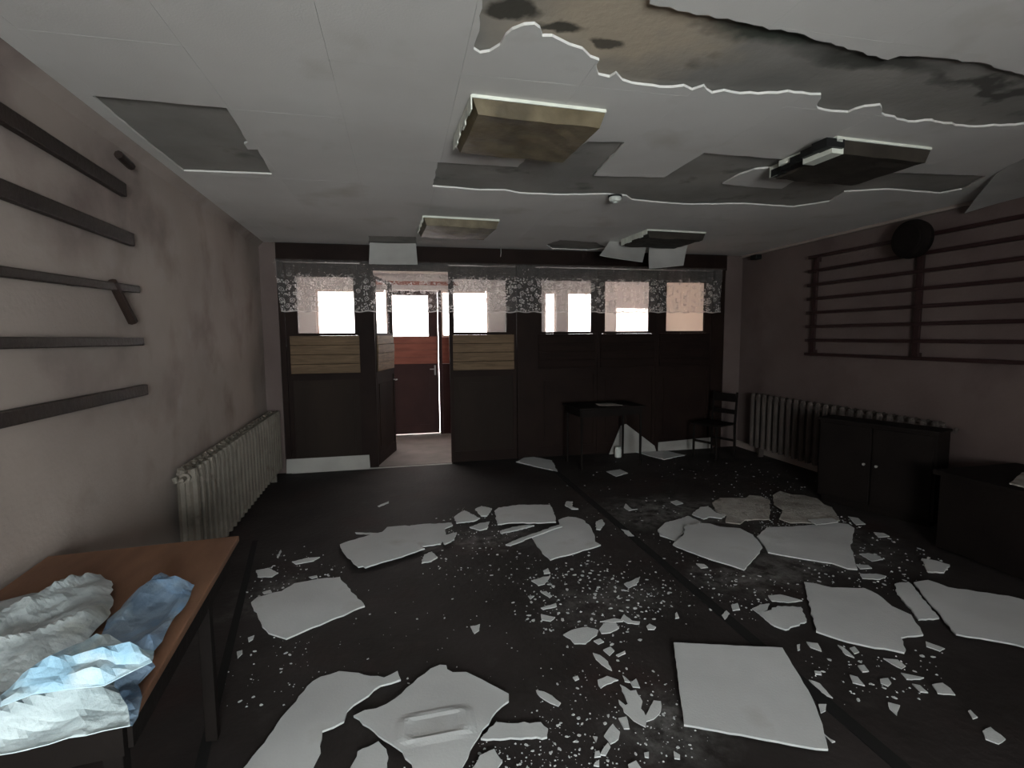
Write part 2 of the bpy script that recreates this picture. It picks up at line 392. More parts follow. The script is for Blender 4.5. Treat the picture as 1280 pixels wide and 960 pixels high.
def leaf(n, x0, x1, wx0, wx1, plk, zt=2.48, label=None, loc=None, rz=0):
    """a glazed door leaf: stiles, rails, pane, a band of horizontal planks and a lower panel"""
    WZ0, WZ1, B = 1.66, 2.32, 1.18
    root = bpy.data.objects.new('door_%d' % n, None); C.objects.link(root); tag(root, kind='structure')
    ox = loc[0] if loc else 0
    if loc: root.location = loc; root.rotation_euler = (0, 0, rz)
    y0, y1 = (0, .045) if loc else (YB+.01, YB+.055)
    bm = bmesh.new()
    bx(bm, x0, wx0, y0, y1, WZ0, zt); bx(bm, wx1, x1, y0, y1, WZ0, zt); bx(bm, wx0, wx1, y0, y1, WZ1, zt)
    for a, b in ((x0, x0+.05), (x1-.05, x1)): bx(bm, a, b, y0, y1, .004, WZ0)
    bx(bm, x0+.05, x1-.05, y0, y1, .004, .14); bx(bm, x0+.05, x1-.05, y0, y1, B-.08, B)
    bx(bm, x0+.05, x1-.05, y0, y1, WZ0-.03, WZ0)
    obj('door_frame', bm, M['door'], root)
    box('pane', (wx0-.004, wx1+.004, (y0+y1)/2-.002, (y0+y1)/2+.002, WZ0-.004, WZ1+.004), M['glass'] if n in (1, 2, 3, 6) else (M['film'] if n == 4 else M['frost']), root)
    bm = bmesh.new()
    for a, b, c, d in ((wx0-.012, wx0, WZ0-.012, WZ1+.012), (wx1, wx1+.012, WZ0-.012, WZ1+.012), (wx0, wx1, WZ0-.012, WZ0), (wx0, wx1, WZ1, WZ1+.012)):
        bx(bm, a, b, y0-.008, y0-.001, c, d)
    obj('glazing_bead', bm, M['door'], root)
    hgt = (WZ0-.03-B)/4
    for k in range(4):
        e = .004*((k*7+n) % 3)
        box('plank', (x0+.04, x1-.035, y0-.014-e, y0-.0005, B+k*hgt+.003, B+(k+1)*hgt-.002), plk, root, .003)
    bm = bmesh.new(); bx(bm, x0+.05, x1-.05, y0+.012, y1-.006, .14, B-.08)
    bx(bm, x0+.12, x1-.12, y0+.002, y0+.012, .22, B-.16)
    box('backing', (x0+.051, x1-.051, y0+.012, y1-.004, B+.0005, WZ0-.0305), M['door'], root)
    obj('lower_panel', bm, M['lower'] if n < 3 else M['door'], root)
    return root
leaf(1, -1.305, -.445, -1.17, -.53, M['plank'])
leaf(2, .605, 1.465, .665, 1.335, M['plank'])
leaf(3, 1.715, 2.57, 1.80, 2.49, M['plank_dark'])
leaf(4, 2.575, 3.43, 2.675, 3.32, M['plank_dark'])
leaf(5, 3.435, 4.265, 3.57, 4.15, M['plank_dark'])
lf = leaf(6, 0, .84, .055, .77, M['plank'], zt=2.36, loc=(-.295, YB+.10, 0), rz=math.radians(76))
bm = bmesh.new(); tube(bm, [(.79, -.001, 1.02), (.79, -.05, 1.02), (.69, -.055, 1.02)], .008)
obj('door_handle', bm, M['chrome'], lf)
# overhead transom boards seen through the lace in the doorway
struct('trim_11', (-.295, .60, YB+.02, YB+.05, 2.38, 2.41), M['wall_pink'])
# vestibule beyond the partition
VY = 8.5
struct('floor_vestibule', (-1.75, 4.95, YB+.02, VY+.15, -.06, -.002), M['vfloor'])
struct('ceiling_vestibule', (-1.75, 4.95, YB+.08, VY+.15, 2.62, 2.75), M['wall_light'])
struct('wall_vestibule_left', (-1.75, -1.65, YB+.08, VY, 0, 2.62), M['wall_light'])
struct('wall_vestibule_right', (4.85, 4.95, YB+.08, VY, 0, 2.62), M['wall_pink'])
bm = bmesh.new()
zA, zB = 1.60, 2.36
ops = [(-1.27, -.19), (-.165, .62), (.665, 1.45), (2.42, 2.63), (2.83, 3.55)]
bx(bm, -1.75, 2.0, VY, VY+.1, zB, 2.62); bx(bm, 2.0, 3.72, VY, VY+.1, zB, 2.62)
edges = [-1.75] + [e for o_ in ops for e in o_] + [3.72]
for a, b in zip(edges[::2], edges[1::2]): bx(bm, a, b, VY, VY+.1, zA, zB)
bx(bm, -1.75, -.165, VY, VY+.1, 0, zA); bx(bm, .62, 3.72, VY, VY+.1, 0, zA)
tag(obj('wall_outer', bm, M['wall_light']), kind='structure')
bm = bmesh.new(); bx(bm, 4.6, 4.95, VY, VY+.1, 0, 2.62); bx(bm, 3.72, 4.6, VY, VY+.1, 0, 1.5); bx(bm, 3.72, 4.6, VY, VY+.1, 2.12, 2.62)
tag(obj('wall_outer_right', bm, M['wall_pink']), kind='structure')
for k, (a, b) in enumerate([ops[0], ops[2], ops[3], ops[4], (3.72, 4.6)]):
    z0, z1 = (zA, zB) if k < 4 else (1.5, 2.12)
    wn = bpy.data.objects.new('window_%d' % (k+2), None); C.objects.link(wn); tag(wn, kind='structure')
    bm = bmesh.new()
    bx(bm, a, a+.035, VY+.03, VY+.08, z0, z1); bx(bm, b-.02, b, VY+.03, VY+.08, z0, z1)
    bx(bm, a+.035, b-.035, VY+.03, VY+.08, z0, z0+.035); bx(bm, a+.035, b-.035, VY+.03, VY+.08, z1-.035, z1)
    obj('window_frame', bm, M['wall_pink'], wn)
    box('pane', (a+.03, b-.03, VY+.053, VY+.057, z0+.03, z1-.03), M['glass'], wn)
# outer door, standing a little ajar
od = bpy.data.objects.new('door_7', None); C.objects.link(od); tag(od, kind='structure')
od.location = (-.16, VY+.03, 0); od.rotation_euler = (0, 0, .012)
bm = bmesh.new(); bx(bm, 0, .035, 0, .045, .012, 2.355); bx(bm, .62, .772, 0, .045, .012, 2.355)
bx(bm, .035, .62, 0, .045, 2.28, 2.355); bx(bm, .035, .62, 0, .045, .012, .16); bx(bm, .035, .62, .010, .035, .16, 1.10); bx(bm, .035, .62, 0, .045, 1.10, 1.62)
obj('door_frame', bm, M['red_dark'], od)
for k in range(4): box('plank', (.01, .755, -.014, -.0005, 1.17+k*.112, 1.17+(k+1)*.112-.003), M['red'], od, .003)
box('pane', (.032, .623, .020, .024, 1.617, 2.283), M['glass'], od)
bm = bmesh.new(); bx(bm, .70, .725, -.012, -.0005, .98, 1.14); tube(bm, [(.713, -.01, 1.08), (.713, -.05, 1.08), (.625, -.052, 1.08)], .008)
obj('door_handle', bm, M['chrome'], od)
struct('trim_12', (-.188, -.168, VY-.02, VY-.001, 0, 2.36), M['red_dark'])
struct('trim_13', (.62, .67, VY-.02, VY+.02, 0, 2.36), M['red_dark'])
struct('trim_17', (.672, .98, VY-.016, VY-.001, 1.17, 1.60), M['red'])
struct('trim_18', (.672, .98, VY-.016, VY-.001, 0, 1.165), M['red_dark'])
struct('trim_14', (-.5, .95, VY-.03, VY-.001, 2.44, 2.50), M['red'])

# ------------------------------------------------------------------ lace valance
bm = bmesh.new(); uvl = bm.loops.layers.uv.new('UVMap')
x0, x1, nx, nz = -1.375, 4.335, 620, 14
rows = []
for j in range(nz+1):
    t = j/nz; row = []
    for i in range(nx+1):
        s = i/nx; x = x0 + (x1-x0)*s
        if s < .04: x += .05*(1-t)*(1-s/.04)
        zb = 1.905 + .006*math.sin(x*31) + .008*noise.noise((x*2.0, 0, 5))
        z = zb + (2.50-zb)*t
        amp = .012 + .012*t
        y = YB-.09 + amp*math.sin(x*52 + 2.2*noise.noise((x*3, t*1.5, 0))) + .008*noise.noise((x*9, t*3, 2))
        row.append((bm.verts.new((x, y, z)), (x, (1-0)*(z-zb))))
    rows.append(row)
for a, b in zip(rows, rows[1:]):
    for i in range(nx):
        q = (a[i], a[i+1], b[i+1], b[i]); f = bm.faces.new([v[0] for v in q]); f.smooth = True
        for l, v in zip(f.loops, q): l[uvl].uv = v[1]
cur = empty('lace_valance', (1.5, YB-.09, 1.9), label='long flowered lace valance hanging across the tops of all the glazed doors', cat='curtain')
o = obj('lace', bm, M['lace'], cur); o.matrix_parent_inverse = Matrix.Translation((-1.5, -(YB-.09), -1.9))
bm = bmesh.new(); tube(bm, [(-1.37, YB-.09, 2.503), (4.40, YB-.09, 2.503)], .008)
o = obj('curtain_rod', bm, M['rail'], cur); o.matrix_parent_inverse = Matrix.Translation((-1.5, -(YB-.09), -1.9))

# ------------------------------------------------------------------ ceiling lamps
def lamp(x0, x1, y0, y1, dark, label, sag=False, zt=H):
    """square luminaire: white tray against the ceiling and a browned diffuser hanging under it"""
    t = empty('ceiling_lamp', ((x0+x1)/2, (y0+y1)/2, zt), .05, label=label, cat='ceiling lamp')
    hx, hy = (x1-x0)/2, (y1-y0)/2
    bm = bmesh.new(); bx(bm, -hx, hx, -hy, hy, -.016, -.001)
    obj('tray', bm, M['lampmetal'], t)
    bm = bmesh.new(); rnd = random.Random(int(x0*100))
    n = 7
    for k in range(n):                                  # ragged white side lip
        if rnd.random() < .25: continue
        a = -hy + 2*hy*k/n; box('side_lip', (-hx-.006, -hx, a, a+2*hy/n*.9, -.05-rnd.random()*.03, -.004), M['lampmetal'], t)
    dm = M['lampdark'] if dark else M['diffuser']
    bm = bmesh.new(); z0 = -.085; k = .03
    top = [bm.verts.new(p) for p in ((-hx+.004, -hy+.004, -.017), (hx-.004, -hy+.004, -.017), (hx-.004, hy-.004, -.017), (-hx+.004, hy-.004, -.017))]
    N = 8; g = []
    for j in range(N+1):
        g.append([])
        for i in range(N+1):
            u, v = i/N, j/N; s = math.sin(PI*u)*math.sin(PI*v)
            zz = z0 + (rnd.uniform(-.006, .002) - (.03*s if sag else -.004*s))
            g[-1].append(bm.verts.new((-hx+k+(2*hx-2*k)*u, -hy+.012+(2*hy-.012-k)*v, zz)))
    for j in range(N):
        for i in range(N): bm.faces.new((g[j][i], g[j][i+1], g[j+1][i+1], g[j+1][i]))
    for a, b, row in ((0, 1, g[0]), (1, 2, [r[-1] for r in g]), (2, 3, g[-1][::-1]), (3, 0, [r[0] for r in g][::-1])):
        bm.faces.new([top[a]] + row + [top[b]])
    bm.faces.new(top)
    obj('diffuser', bm, dm, t)
    return t
lamp(.335, 1.00, 2.43, 2.98, False, 'large square ceiling lamp with a brown-stained diffuser nearest the viewer')
l2 = lamp(.22, .93, 4.83, 5.45, False, 'square ceiling lamp with a sagging diffuser near the open doorway', True)
l3 = lamp(2.42, 3.10, 2.53, 3.06, True, 'dark burnt ceiling lamp with torn white edge at the right')
l4 = lamp(2.52, 3.22, 5.02, 5.6, True, 'dark flat ceiling lamp above the two drooping ceiling boards')
bm = bmesh.new(); 
for k in range(5): bx(bm, -.47+.03*k, -.345+.02*k, -.30+.11*k, -.20+.11*k, -.075+.004*(k % 2), -.03)
obj('ballast', bm, M['black'], l3)
bm = bmesh.new(); bx(bm, -.40, -.36, -.30, .12, -.045, -.016); bx(bm, -.41, -.33, -.28, -.08, -.10, -.046)
obj('bracket', bm, M['lampmetal'], l3)
sd = empty('smoke_detector', (1.685, 3.88, H), label='small white round smoke detector on the ceiling near the stripped strip', cat='smoke detector')
bm = bmesh.new(); lathe(bm, [(.055, -.001), (.055, -.014)]); obj('base', bm, M['black'], sd)
bm = bmesh.new(); lathe(bm, [(.048, -.0145), (.050, -.03), (.040, -.045), (.018, -.052), (.016, -.058)]); obj('cover', bm, M['plastic'], sd)
# ceiling boards hanging loose
def hang(c4, label, m='hung'):
    c4 = [Vector(c) for c in c4]; bm = bmesh.new(); N = 8; g = []
    nrm = (c4[1]-c4[0]).cross(c4[3]-c4[0]).normalized()
    for j in range(N+1):
        g.append([])
        for i in range(N+1):
            u, v = i/N, j/N
            p = c4[0].lerp(c4[1], u).lerp(c4[3].lerp(c4[2], u), v) + nrm*(.02*math.sin(PI*v)*.8 + .01*math.sin(3*u+v))
            g[-1].append(bm.verts.new(p))
    for j in range(N):
        for i in range(N): bm.faces.new((g[j][i], g[j][i+1], g[j+1][i+1], g[j+1][i]))
    e = bmesh.ops.extrude_face_region(bm, geom=bm.faces[:])
    for q in e['geom']:
        if isinstance(q, bmesh.types.BMVert): q.co += nrm*.008
    o = obj('hanging_ceiling_board', bm, M[m]); tag(o, label, 'ceiling board', None); return o
hang([at(462,303,1,6.28), at(520,304,1,6.28), at(522,331,1,6.15), at(461,329,1,6.15)], 'pale board hanging down from the ceiling over the open doorway')
hang([at(764,298,1,5.75), at(810,302,1,5.75), at(803,328,1,5.55), at(750,318,1,5.5)], 'left of two boards drooping under the far dark lamp')
hang([at(812,304,1,5.75), at(861,302,1,5.75), at(854,332,1,5.6), at(812,335,1,5.6)], 'right of two boards drooping under the far dark lamp')
q = [at(1205,277,0,4.66), at(1245,218,2,2.69), at(1330,170,2,2.69), at(1330,236,0,4.66)]
hang([(q[0].x, q[0].y, 2.60), q[1], q[2], (q[3].x, q[3].y, 2.61)], 'wide pale board sagging from the ceiling above the right wall ladder')
bm = bmesh.new(); p = at(626, 312, 1, 6.3); tube(bm, [(p.x, p.y, 2.70), (p.x+.003, p.y, 2.63), (p.x-.004, p.y, 2.58)], .004, 6)
tag(obj('loose_wire', bm, M['chrome']), 'short loose wire dangling from the ceiling above the second glazed door', 'wire')

# ------------------------------------------------------------------ wall rails and the wall ladder
def rail(y0, z0, y1, z1, h, label, m='rail', nm='wall_rail'):
    bm = bmesh.new(); L = math.hypot(y1-y0, z1-z0); N = 10; g = []
    for i in range(N+1):
        t = i/N; y = y0+(y1-y0)*t; z = z0+(z1-z0)*t; x = xl(y)
        g.append([bm.verts.new((x+a, y, z+b)) for a, b in ((.012, -h/2), (.045, -h/2), (.045, h/2), (.012, h/2))])
    for a, b in zip(g, g[1:]):
        for k in range(4): bm.faces.new((a[k], a[(k+1) % 4], b[(k+1) % 4], b[k]))
    bm.faces.new(g[0]); bm.faces.new(g[-1])
    t = empty(nm, (xl(y1), y1, z1), label=label, cat='wall rail')
    o = obj('bar', bm, M[m], t, .005); o.matrix_parent_inverse = Matrix.Translation((-xl(y1), -y1, -z1))
    for s in (.25, .6, .92):
        y = y0+(y1-y0)*s; z = z0+(z1-z0)*s
        o = box('spacer', (xl(y)+.0005, xl(y)+.012, y-.02, y+.02, z-.02, z+.02), M[m], t); o.matrix_parent_inverse = Matrix.Translation((-xl(y1), -y1, -z1))
    return t
def wl(px, py):
    p = at(px, py, 0, -1.44)
    for _ in range(4): p = at(px, py, 0, xl(p.y)+.03)
    return p
RL = [((-130, 60), (155, 238), .07, 'topmost long dark rail on the left wall'),
      ((-130, 185), (165, 300), .07, 'second dark rail from the top on the left wall'),
      ((-130, 322), (172, 362), .04, 'thin dark rail at mid height on the left wall, above the slanting peg'),
      ((-130, 430), (177, 427), .045, 'dark rail just below the slanting peg on the left wall'),
      ((-130, 552), (182, 487), .06, 'lowest long dark rail on the left wall')]
for (a, b, h, lb) in RL:
    a = wl(*a); b = wl(*b); rail(a.y, a.z, b.y, b.z, h, lb)
a = wl(140, 352); b = wl(166, 402)
pg = empty('wall_peg', a, label='short dark peg slanting down the left wall under the thin rail', cat='peg')
bm = bmesh.new(); tube(bm, [(0, 0, 0), (b.x-a.x, b.y-a.y, b.z-a.z)], [.022, .026]); obj('peg', bm, M['rail'], pg)
a = wl(148, 193); b = wl(164, 208)
bm = bmesh.new(); tube(bm, [a, b], .022); tag(obj('wall_peg', bm, M['rail']), 'short dark stub on the left wall just below the ceiling cornice', 'peg')
# ladder of bars on the right wall
lad = empty('wall_ladder', (XR-.05, 3.0, 1.37), label='maroon ladder of eight long horizontal bars fixed to the right wall', cat='wall bars')
for k in range(8):
    z = k*.1585
    bm = bmesh.new(); bx(bm, -.035, -.005, -1.9, 2.16, z-.017, z+.017); obj('bar', bm, M['rail_r'], lad, .004)
for y in (2.08, .86, -.36, -1.58):
    bm = bmesh.new(); bx(bm, -.004, .02, y-.03, y+.03, -.02, 1.13); bx(bm, .02, .048, y-.03, y+.03, .0, .05); bx(bm, .02, .048, y-.03, y+.03, 1.05, 1.10)
    obj('post', bm, M['rail_r'], lad, .004)
dm = empty('wall_drum', (XR-.10, 3.86, 2.45), label='round dark drum hung over the ladder post on the right wall', cat='drum')
mx = Matrix.Rotation(-PI/2, 4, 'Y')
bm = bmesh.new(); lathe(bm, [(.13, 0), (.165, .015), (.175, .06), (.165, .105), (.14, .115)], 28, mx); obj('shell', bm, M['wood_dark'], dm)
bm = bmesh.new(); lathe(bm, [(.13, .1155), (.12, .121), (.03, .124), (.012, .126)], 28, mx); obj('face', bm, M['wood_dark'], dm)
wb = box('wall_box', (XR-.09, XR-.001, 6.05, 6.17, 2.60, 2.66), M['black'], None, .008)
tag(wb, 'small black box high on the right wall by the back corner', 'box')

# ------------------------------------------------------------------ cast iron radiators
def section(w=.108):
    bm = bmesh.new(); h0, h1, d = .14, .82, .062
    cyl = []
    for s in (-1, 1):
        tube(bm, [(s*.034, 0, h0-.02), (s*.038, 0, h0+.03), (s*.036, 0, h1-.06), (s*.030, 0, h1-.01), (s*.018, 0, h1)], [.028, .030, .030, .030, .018], 8)
    for z in (h0+.03, h1-.06): tube(bm, [(0, -w/2+.001, z), (0, w/2-.001, z)], .034, 8)
    bx(bm, -.034, .034, -.012, .012, h0+.05, h1-.08)
    bx(bm, -.055, .055, -.03, .03, h0+.02, h0+.08); bx(bm, -.055, .055, -.03, .03, h1-.09, h1-.03)
    return bm
src = None
def radiator(x, y0, n, label, side, rz=0.0, pw=.108, mm='radiator'):
    global src
    t = empty('radiator', (x, y0, 0), rz, label=label, cat='radiator')
    for k in range(n):
        if k == 0: src = o = obj('radiator_section', section(), M[mm], t); o.location = (0, 0, 0)
        else: inst('radiator_section', src, t, (0, k*pw, 0), (0, 0, 0), (1, 1, 1))
    for z in (.17, .76):
        bm = bmesh.new(); tube(bm, [(0, -.054, z), (0, -.11, z), (-side*.02, -.13, z), (-side*.03, -.13, z+.03 if z > .5 else z-.05)], .017)
        obj('pipe', bm, M[mm], t)
    for k in (1, n-2):
        bm = bmesh.new(); bx(bm, -side*.075 if side < 0 else -.112, -.075 if side > 0 else .075, k*pw-.012, k*pw+.012, .15, .18)
        bx(bm, -.03, .03, k*pw-.05, k*pw-.02, 0, .125); obj('bracket', bm, M[mm], t)
    return t
radiator(-1.36, 3.60, 25, 'long ribbed cast iron radiator along the left wall', 1, .0246).scale.z = .95
radiator(4.60, 3.55, 23, 'long ribbed cast iron radiator below the wall ladder on the right', -1, 0, .108, 'radiator_shaded')
struct('baseboard_right', (XR-.02, XR-.001, YR, YB-.02, .0005, .09), M['wall'])

# ------------------------------------------------------------------ left table with cloths
ta = math.radians(4.5)
tb = empty('work_table', (-1.00, 1.62, 0), ta, label='brown hardboard-topped table against the left wall in the near corner', cat='table')
bm = bmesh.new(); bx(bm, -.345, .345, -.37, .74, .715, .74); obj('table_top', bm, M['tabletop'], tb, .004)
bm = bmesh.new()
bx(bm, -.31, .31, -.35, -.33, .62, .7145); bx(bm, -.31, .31, .68, .70, .62, .7145); bx(bm, -.32, -.30, -.325, .675, .62, .7145); bx(bm, .30, .32, -.325, .675, .62, .7145)
obj('apron', bm, M['wood_dark'], tb)
for sx in (-.26, .26):
    for sy in (-.27, .50):
        bm = bmesh.new(); bx(bm, sx-.022, sx+.022, sy-.022, sy+.022, 0, .619); obj('leg', bm, M['wood_dark'], tb, .003)
def cloth(name, px, m, label, amp, zb, seed, dirv=(1, .6), grid=.015, freq=5.0, peak=None):
    base = [at(x, y, 2, zb+.02)[:2] for x, y in px]
    poly = jag(base, .006, .03, seed)
    xs = [p[0] for p in poly]; ys = [p[1] for p in poly]
    dv = Vector(dirv).normalized(); pv = Vector((-dv.y, dv.x))
    segs = list(zip(poly, poly[1:]+poly[:1]))
    def edge(x, y):
        P = Vector((x, y)); m_ = 9
        for a, b in segs:
            ab = b-a; t = max(0, min(1, (P-a).dot(ab)/max(ab.length_squared, 1e-9))); m_ = min(m_, (P-a-ab*t).length)
        return m_
    def zf(x, y):
        P = Vector((x, y)); u, v = P.dot(dv), P.dot(pv)
        wu = noise.noise((u*2.5, v*2.5, seed))*.12; wv = noise.noise((u*2.5, v*2.5, seed+5.5))*.12
        f = 1-abs(noise.noise(((u+wu)*freq*.35, (v+wv)*freq*1.1, seed+3.3))*2.4)
        g = 1-abs(noise.noise(((u+wv)*freq*1.3, (v+wu)*freq*1.6, seed+8.1))*2.0)
        e = min(1, edge(x, y)/.06); e = e*(2-e)
        return zb + .002 + amp*(.2+.8*e)*(max(0, f)*.75 + max(0, g)*.32) + (.004 if e < .1 else 0)
    o = plate(name, poly, zf, .002, m, None, grid)
    tag(o, label, 'cloth')
    return o
cloth('crumpled_sheet', [(-60,775),(0,748),(40,738),(66,736),(75,722),(100,717),(125,716),(139,724),(141,755),(130,778),(110,800),(70,815),(30,850),(0,872),(-60,900)], M['cl_grey'],
      'grey-white crumpled sheet spread over the left end of the pile on the table', .075, .742, 1, (.35, 1))
cloth('blue_cloth', [(134,772),(150,760),(185,730),(210,724),(243,731),(232,755),(215,775),(203,800),(192,812),(165,810),(140,812),(125,795)], M['cl_blue'],
      'dark blue-grey crumpled cloth at the right end of the pile on the table', .07, .742, 2, (.8, 1), freq=6)
cloth('pale_blue_cloth', [(0,868),(40,838),(60,818),(85,808),(105,800),(125,790),(150,798),(170,806),(192,808),(190,826),(165,838),(130,852),(80,860),(40,868),(0,882)], M['cl_pale'],
      'pale blue crumpled cloth in the middle of the pile on the table', .065, .86, 3, (.9, .5), freq=9)
cloth('pale_grey_cloth', [(120,850),(150,830),(190,826),(194,832),(172,850),(175,880),(165,903),(140,885),(125,870)], M['cl_blue'],
      'small blue-grey rag hanging out under the white cloth on the table', .06, .742, 5, (.8, 1), freq=8)
cloth('white_cloth', [(-60,905),(0,880),(50,868),(100,856),(143,846),(152,870),(162,900),(130,906),(60,924),(15,935),(-60,945)], M['cl_white'],
      'white crumpled cloth along the near edge of the pile on the table', .06, .79, 4, (.9, .5))

# ------------------------------------------------------------------ back table, chair, cabinet, bench
tb = empty('small_table', (2.46, 5.95, 0), 0.06, label='small dark table standing in front of the third glazed door', cat='table')
bm = bmesh.new(); bx(bm, -.44, .44, -.27, .27, .725, .75); obj('table_top', bm, M['wood_dark'], tb, .004)
bm = bmesh.new(); bx(bm, -.40, .40, -.24, -.22, .64, .7245); bx(bm, -.40, .40, .22, .24, .64, .7245); bx(bm, -.41, -.39, -.215, .215, .64, .7245); bx(bm, .39, .41, -.215, .215, .64, .7245)
obj('apron', bm, M['wood_dark'], tb)
for sx in (-.39, .39):
    for sy in (-.225, .225):
        bm = bmesh.new(); tube(bm, [(sx, sy, 0), (sx, sy, .639)], [.014, .018]); obj('leg', bm, M['wood_dark'], tb)
o = plate('paper', jag([(2.34, 5.80), (2.64, 5.79), (2.60, 6.02), (2.37, 6.0)], .01, .06, 3), lambda x, y: .7545+.003*math.sin(9*x), .002, M['board_warm']); tag(o, 'dusty grey paper lying on the small dark table', 'paper')
ch = empty('wooden_chair', (4.0, 5.95, 0), -1.2, label='dark wooden chair standing in the back right corner', cat='chair')
bm = bmesh.new(); bx(bm, -.20, .20, -.20, .20, .43, .455); obj('seat', bm, M['wood_dark'], ch, .01)
for sx in (-.17, .17):
    bm = bmesh.new(); tube(bm, [(sx, -.17, 0), (sx, -.17, .429)], [.014, .018]); obj('leg', bm, M['wood_dark'], ch)
    bm = bmesh.new(); tube(bm, [(sx, .22, 0), (sx, .215, .43), (sx, .25, .85)], [.014, .018, .014]); obj('leg', bm, M['wood_dark'], ch)
bm = bmesh.new(); bx(bm, -.153, .153, .228, .248, .72, .83); bx(bm, -.153, .153, .218, .236, .56, .62); obj('backrest', bm, M['wood_dark'], ch, .004)
for a in ((-.178, -.162), (.208, .224)): box('stretcher', (-.155, .155, *a, .2, .23), M['wood_dark'], ch)
a = Vector((4.14, 4.20)); b = Vector((4.44, 3.32)); L = (b-a).length; ang = math.atan2(b.y-a.y, b.x-a.x)
cb = empty('cabinet', ((a.x+b.x)/2, (a.y+b.y)/2, 0), ang, label='low dark cabinet standing askew in front of the right radiator', cat='cabinet')
# local x along the long side, -y towards the room
bm = bmesh.new(); bx(bm, -L/2, L/2, -.24, 0, .06, .79); bx(bm, -L/2+.03, L/2-.03, -.21, -.03, 0, .06); obj('body', bm, M['wood_dark'], cb, .004)
bm = bmesh.new(); bx(bm, -L/2-.01, L/2+.01, -.25, .01, .7905, .81); obj('cabinet_top', bm, M['wood_dark'], cb, .003)
for s in (-1, 1):
    x0, x1 = sorted((s*.006, s*(L/2-.02)))
    d = box('door', (x0, x1, -.260, -.2405, .08, .77), M['wood_dark'], cb, .004)
    bm = bmesh.new(); tube(bm, [(s*.05, -.2605, .44), (s*.05, -.28, .44)], [.008, .012]); obj('knob', bm, M['chrome'], d)
bn = empty('low_bench', (4.24, 2.0, 0), label='long low dark bench along the right wall in front of the cabinet', cat='bench')
bm = bmesh.new(); bx(bm, -.40, .40, -1.0, .98, .56, .595); obj('bench_top', bm, M['wood_dark'], bn, .004)
bm = bmesh.new(); bx(bm, -.375, -.35, -.96, .94, .02, .5595); obj('front_panel', bm, M['wood_dark'], bn)
for y in (-.97, .92):
    bm = bmesh.new(); bx(bm, -.345, .38, y, y+.03, 0, .5595); obj('side_panel', bm, M['wood_dark'], bn)
o = plate('bench_board', jag([(3.86, 1.2), (4.6, 1.2), (4.62, 2.75), (4.3, 2.72), (3.93, 2.55)], .008, .08, 8), lambda x, y: .597, .01, M['board_warm'])
tag(o, 'dull pale board lying on top of the low bench at the right edge', 'board')

# ------------------------------------------------------------------ boards leaning at the partition
def lean(name, pts, th, m, label, cat='board'):
    bm = bmesh.new(); v = [bm.verts.new(p) for p in pts]; bm.faces.new(v); bm.normal_update()
    e = bmesh.ops.extrude_face_region(bm, geom=bm.faces[:]); n = (Vector(pts[1])-Vector(pts[0])).cross(Vector(pts[2])-Vector(pts[0])).normalized()
    if n.y > 0: n = -n
    for q in e['geom']:
        if isinstance(q, bmesh.types.BMVert): q.co += n*th
    return tag(obj(name, bm, m), label, cat)
lean('kick_board', [(-1.36, 6.40, .001), (-.40, 6.40, .001), (-.41, 6.435, .165), (-1.36, 6.435, .165)], .012, M['whiteboard'], 'white kick board leaning at the foot of the leftmost glazed door')
lean('kick_board', [(3.45, 6.40, .001), (4.30, 6.40, .001), (4.30, 6.43, .15), (3.47, 6.43, .12)], .012, M['whiteboard'], 'dim white kick board at the foot of the rightmost glazed door')
lean('leaning_board', [(2.72, 6.385, .002), (3.42, 6.395, .002), (3.40, 6.41, .08), (2.98, 6.425, .40), (2.90, 6.42, .38)], .010, M['whiteboard'], 'pointed white board leaning behind the legs of the small dark table')
cp = empty('white_jar', (2.78, 6.22, 0), label='small white jar on the floor by the right leg of the small table', cat='jar')
bm = bmesh.new(); lathe(bm, [(.04, 0), (.045, .01), (.045, .10), (.035, .12)], 16); obj('jar_body', bm, M['plastic'], cp)
bm = bmesh.new(); lathe(bm, [(.038, .1205), (.038, .14)], 16); obj('lid', bm, M['plastic'], cp)

# ------------------------------------------------------------------ fallen boards and flakes on the floor
NB = [0]
def sheet(px, label, name='fallen_board', z0=.001, th=.009, warp=.006, m='board', ja=.006, cat='ceiling board', grid=.07, group=None, crease=None):
    NB[0] += 1; sd_ = NB[0]
    base = [at(x, y, 2, z0)[:2] for x, y in px]
    xs = [p[0] for p in base]; ys = [p[1] for p in base]; size = max(max(xs)-min(xs), max(ys)-min(ys))
    poly = jag(base, min(ja, size*.03), max(.02, size*.05), sd_)
    def zf(x, y):
        z = z0 + warp*max(0, noise.noise((x*2.6, y*2.6, sd_*1.7))+.25)*1.4 + warp*.1*max(0, noise.noise((x*9, y*9, sd_)))
        if crease:
            cx, cy, rx, ry = crease; d = max(abs(x-cx)/rx, abs(y-cy)/ry); d = (abs((x-cx)/rx)**4+abs((y-cy)/ry)**4)**.25; z += .007*math.exp(-((d-1)*5)**2)
        return z
    o = plate(name, poly, zf, th, M[m], None, grid if size > .2 else 0)
    return tag(o, label, cat, group)
